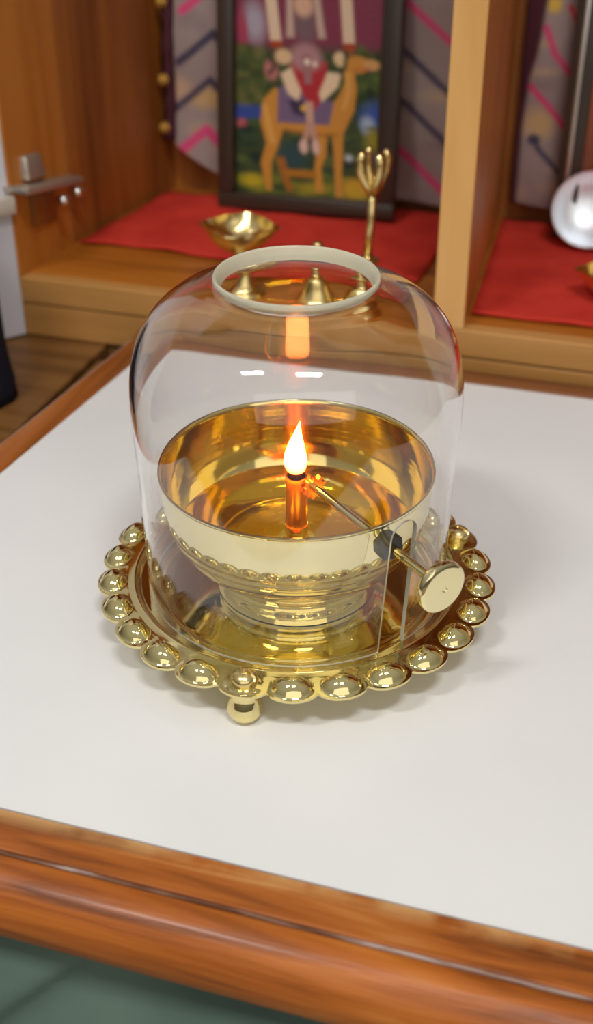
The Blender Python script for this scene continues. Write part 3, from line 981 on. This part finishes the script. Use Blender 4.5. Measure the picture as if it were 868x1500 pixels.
# ------------------------------------------------------------------ brass things on the shelf
def diya(loc, ang, label, stem=True):
    t = thing('diya_lamp', label, 'oil lamp', loc, 'small brass lamps on the shelf')
    c = Vector(loc)
    bm = bmesh.new()
    pf = smooth_profile([(0, .0), (.0135, .0), (.0140, .0012), (.0132, .0030), (.0100, .0060), (.0066, .0120), (.0045, .0180), (.0040, .0215), (.0056, .0240), (.0042, .0262)], 4)
    lathe(pf, 36, c, bm)
    if stem: link('stem', bm, M['brass_soft'], t, angle=45)
    else:
        bm.free(); c = c - Vector((0, 0, .0236))
        link('foot_ring', lathe([(0, .0237), (.0075, .0237), (.0078, .0244), (.0060, .0262), (0, .0262)], 32, c), M['brass_soft'], t, angle=45)
    bm = bmesh.new()
    seg, lev = 72, 10
    rings_o, rings_i = [], []
    for k in range(lev + 1):
        s = k / lev
        ro = .0042 + .0150 * math.sin(s * PI / 2) ** .9; h = .0250 + .0150 * (1 - math.cos(s * PI / 2)) ** .9
        ro_i = max(.0002, ro - .0009); h_i = h + .0009
        ra_, rb_ = [], []
        for i in range(seg):
            a = 2 * PI * i / seg
            lobe = (abs(math.cos((a - ang))) ** 26) * .0058 * s ** 4 + (abs(math.sin((a - ang))) ** 26) * .0042 * s ** 4
            ra_.append(bm.verts.new(c + Vector(((ro + lobe) * math.cos(a), (ro + lobe) * math.sin(a), h - lobe * .12))))
            rb_.append(bm.verts.new(c + Vector(((ro_i + lobe) * math.cos(a), (ro_i + lobe) * math.sin(a), h_i - lobe * .12))))
        rings_o.append(ra_); rings_i.append(rb_)
    for rr, fl in ((rings_o, 0), (rings_i, 1)):
        for a_, b2 in zip(rr, rr[1:]):
            for i in range(seg):
                j = (i + 1) % seg
                bm.faces.new((a_[i], a_[j], b2[j], b2[i]))
    for i in range(seg):
        j = (i + 1) % seg
        bm.faces.new((rings_o[-1][i], rings_o[-1][j], rings_i[-1][j], rings_i[-1][i]))
    bm.faces.new(rings_o[0]); bm.faces.new(rings_i[0])
    link('cup', bm, M['brass_soft'], t, angle=45)
    return t


ZW = ZS + .0007
diya(W(-.1195, .2750, ZW), R(-12), 'small brass oil lamp with spouted cup on the shelf left of the glass top')
diya(W(.1000, .3180, ZF + .0028), R(-17), 'small stemless brass oil lamp at the right photo edge on the red cloth', False)

bell = thing('hand_bell', 'small brass hand bell on the wooden shelf directly behind the glass rim', 'bell', W(-.0715, .2765, ZW))
bc = W(-.0715, .2765, ZW)
link('bell_body', lathe(smooth_profile([(.0128, 0), (.0130, .0010), (.0112, .0035), (.0088, .0085), (.0074, .0140), (.0060, .0180), (.0030, .0200), (0, .0202)], 4), 40, bc), M['brass_soft'], bell, angle=45)
link('bell_handle', lathe(smooth_profile([(.0028, .0198), (.0036, .0212), (.0026, .0230), (.0024, .0290), (.0036, .0310), (.0028, .0335), (0, .0350)], 4), 24, bc), M['brass_soft'], bell, angle=45)

st = thing('pronged_stand', 'slender brass stem with four upright prongs standing right of the glass rim', 'stand', W(-.0425, .2820, ZW))
s0 = W(-.0425, .2820, ZW)
link('base', lathe(smooth_profile([(0, 0), (.0120, 0), (.0126, .0012), (.0118, .0040), (.0096, .0090), (.0066, .0128), (.0040, .0150), (.0034, .0190), (.0046, .0215), (.0068, .0232), (.0068, .0248), (.0040, .0260), (.0030, .0268), (0, .0268)], 4), 40, s0), M['brass_soft'], st, angle=45)
up = Vector((0.0035, 0, 0))
link('stem', tube([s0 + Vector((0, 0, .0262)), s0 + Vector((.0012, 0, .046)), s0 + Vector((.0020, 0, .066))], [.0026, .0024, .0026], 14), M['brass_soft'], st, True)
tip = s0 + Vector((.0020, 0, .0655))
for k in range(4):
    a = R(20 + 90 * k)
    d_ = Vector((math.cos(a), math.sin(a), 0))
    rr_ = .0092
    p_ = [tip + Vector((0, 0, -.003)), tip + d_ * rr_ * .45 + Vector((0, 0, .004)), tip + d_ * rr_ * .85 + Vector((0, 0, .011)), tip + d_ * rr_ * .95 + Vector((0, 0, .018)), tip + d_ * rr_ * .80 + Vector((0, 0, .0215)), tip + d_ * rr_ * .76 + Vector((0, 0, .0232))]
    link('prong', tube(p_, [.0026, .0026, .0026, .0027, .0024, .0010], 12), M['brass_soft'], st, True)

# steel dish leaning upright
dc = W(.0752, .4040, .0465)
dax = (_C - dc).normalized() * .75 + Vector((0, 0, .18)) - E1 * .05
dish = lathe([(0, -.0130), (.008, -.0122), (.0150, -.0096), (.0205, -.0048), (.0234, .0006), (.0246, .0016), (.0252, .0010), (.0246, 0), (.0216, -.0058), (.0158, -.0108), (.0084, -.0135), (0, -.0143)], 64, dc, axis=dax)
tag(link('steel_dish', dish, M['silver'], None, angle=50), 'round silvery steel dish leaning upright at the right photo edge', 'dish')

# ------------------------------------------------------------------ dark navy cloth under the door
bm = bmesh.new(); nb = []
for j in range(16):
    ring = []
    hz = -.0211 + .115 * j / 15
    for i in range(40):
        a = 2 * PI * i / 40
        rr_ = 1 + .06 * math.sin(a * 5 + j * .3) + .04 * math.sin(a * 9)
        w_ = 1 - .18 * (j / 15) ** 3
        ring.append(bm.verts.new(W(-.2645 + .040 * rr_ * w_ * math.cos(a) - .012 * j / 15, .158 + .055 * rr_ * w_ * math.sin(a), hz)))
    nb.append(ring)
for a_, b2 in zip(nb, nb[1:]):
    for i in range(40):
        j = (i + 1) % 40
        bm.faces.new((a_[i], a_[j], b2[j], b2[i]))
bm.faces.new(nb[0]); bm.faces.new(nb[-1])
tag(link('cloth_bundle', bm, M['navy'], None, True), 'dark navy cloth bundle at the left photo edge below the white door', 'cloth')

# ------------------------------------------------------------------ green cloth below the front edge
bm = bmesh.new(); g = []
for j in range(61):
    row = []
    t = j / 60
    for i in range(141):
        u = -.34 + .62 * i / 140
        v = -.142 - .17 * t ** 1.3
        z_ = -.0235 - .2785 * t ** 1.15
        ph = u * 62 + t * 16
        fd = .0075 * math.sin(ph) + .0030 * math.sin(ph * .47 + 1.3) + .0016 * math.sin(ph * 2.3 + t * 4) + .002 * mnoise.noise(Vector((u * 14, t * 5, 2)))
        row.append(bm.verts.new(W(u, v - .008 * min(1, t * 4) + fd * min(1, t * 5 + .35) - .0065, max(FZ + .001, z_ + fd * .5))))
    g.append(row)
for a_, b2 in zip(g, g[1:]):
    for i in range(140):
        bm.faces.new((a_[i], a_[i + 1], b2[i + 1], b2[i]))
gc = link('green_cloth', bm, M['green'], None, True)
s_ = gc.modifiers.new('thickness', 'SOLIDIFY'); s_.thickness = .0012
tag(gc, 'dark green cloth hanging in soft folds below the rounded front edge of the table', 'cloth')
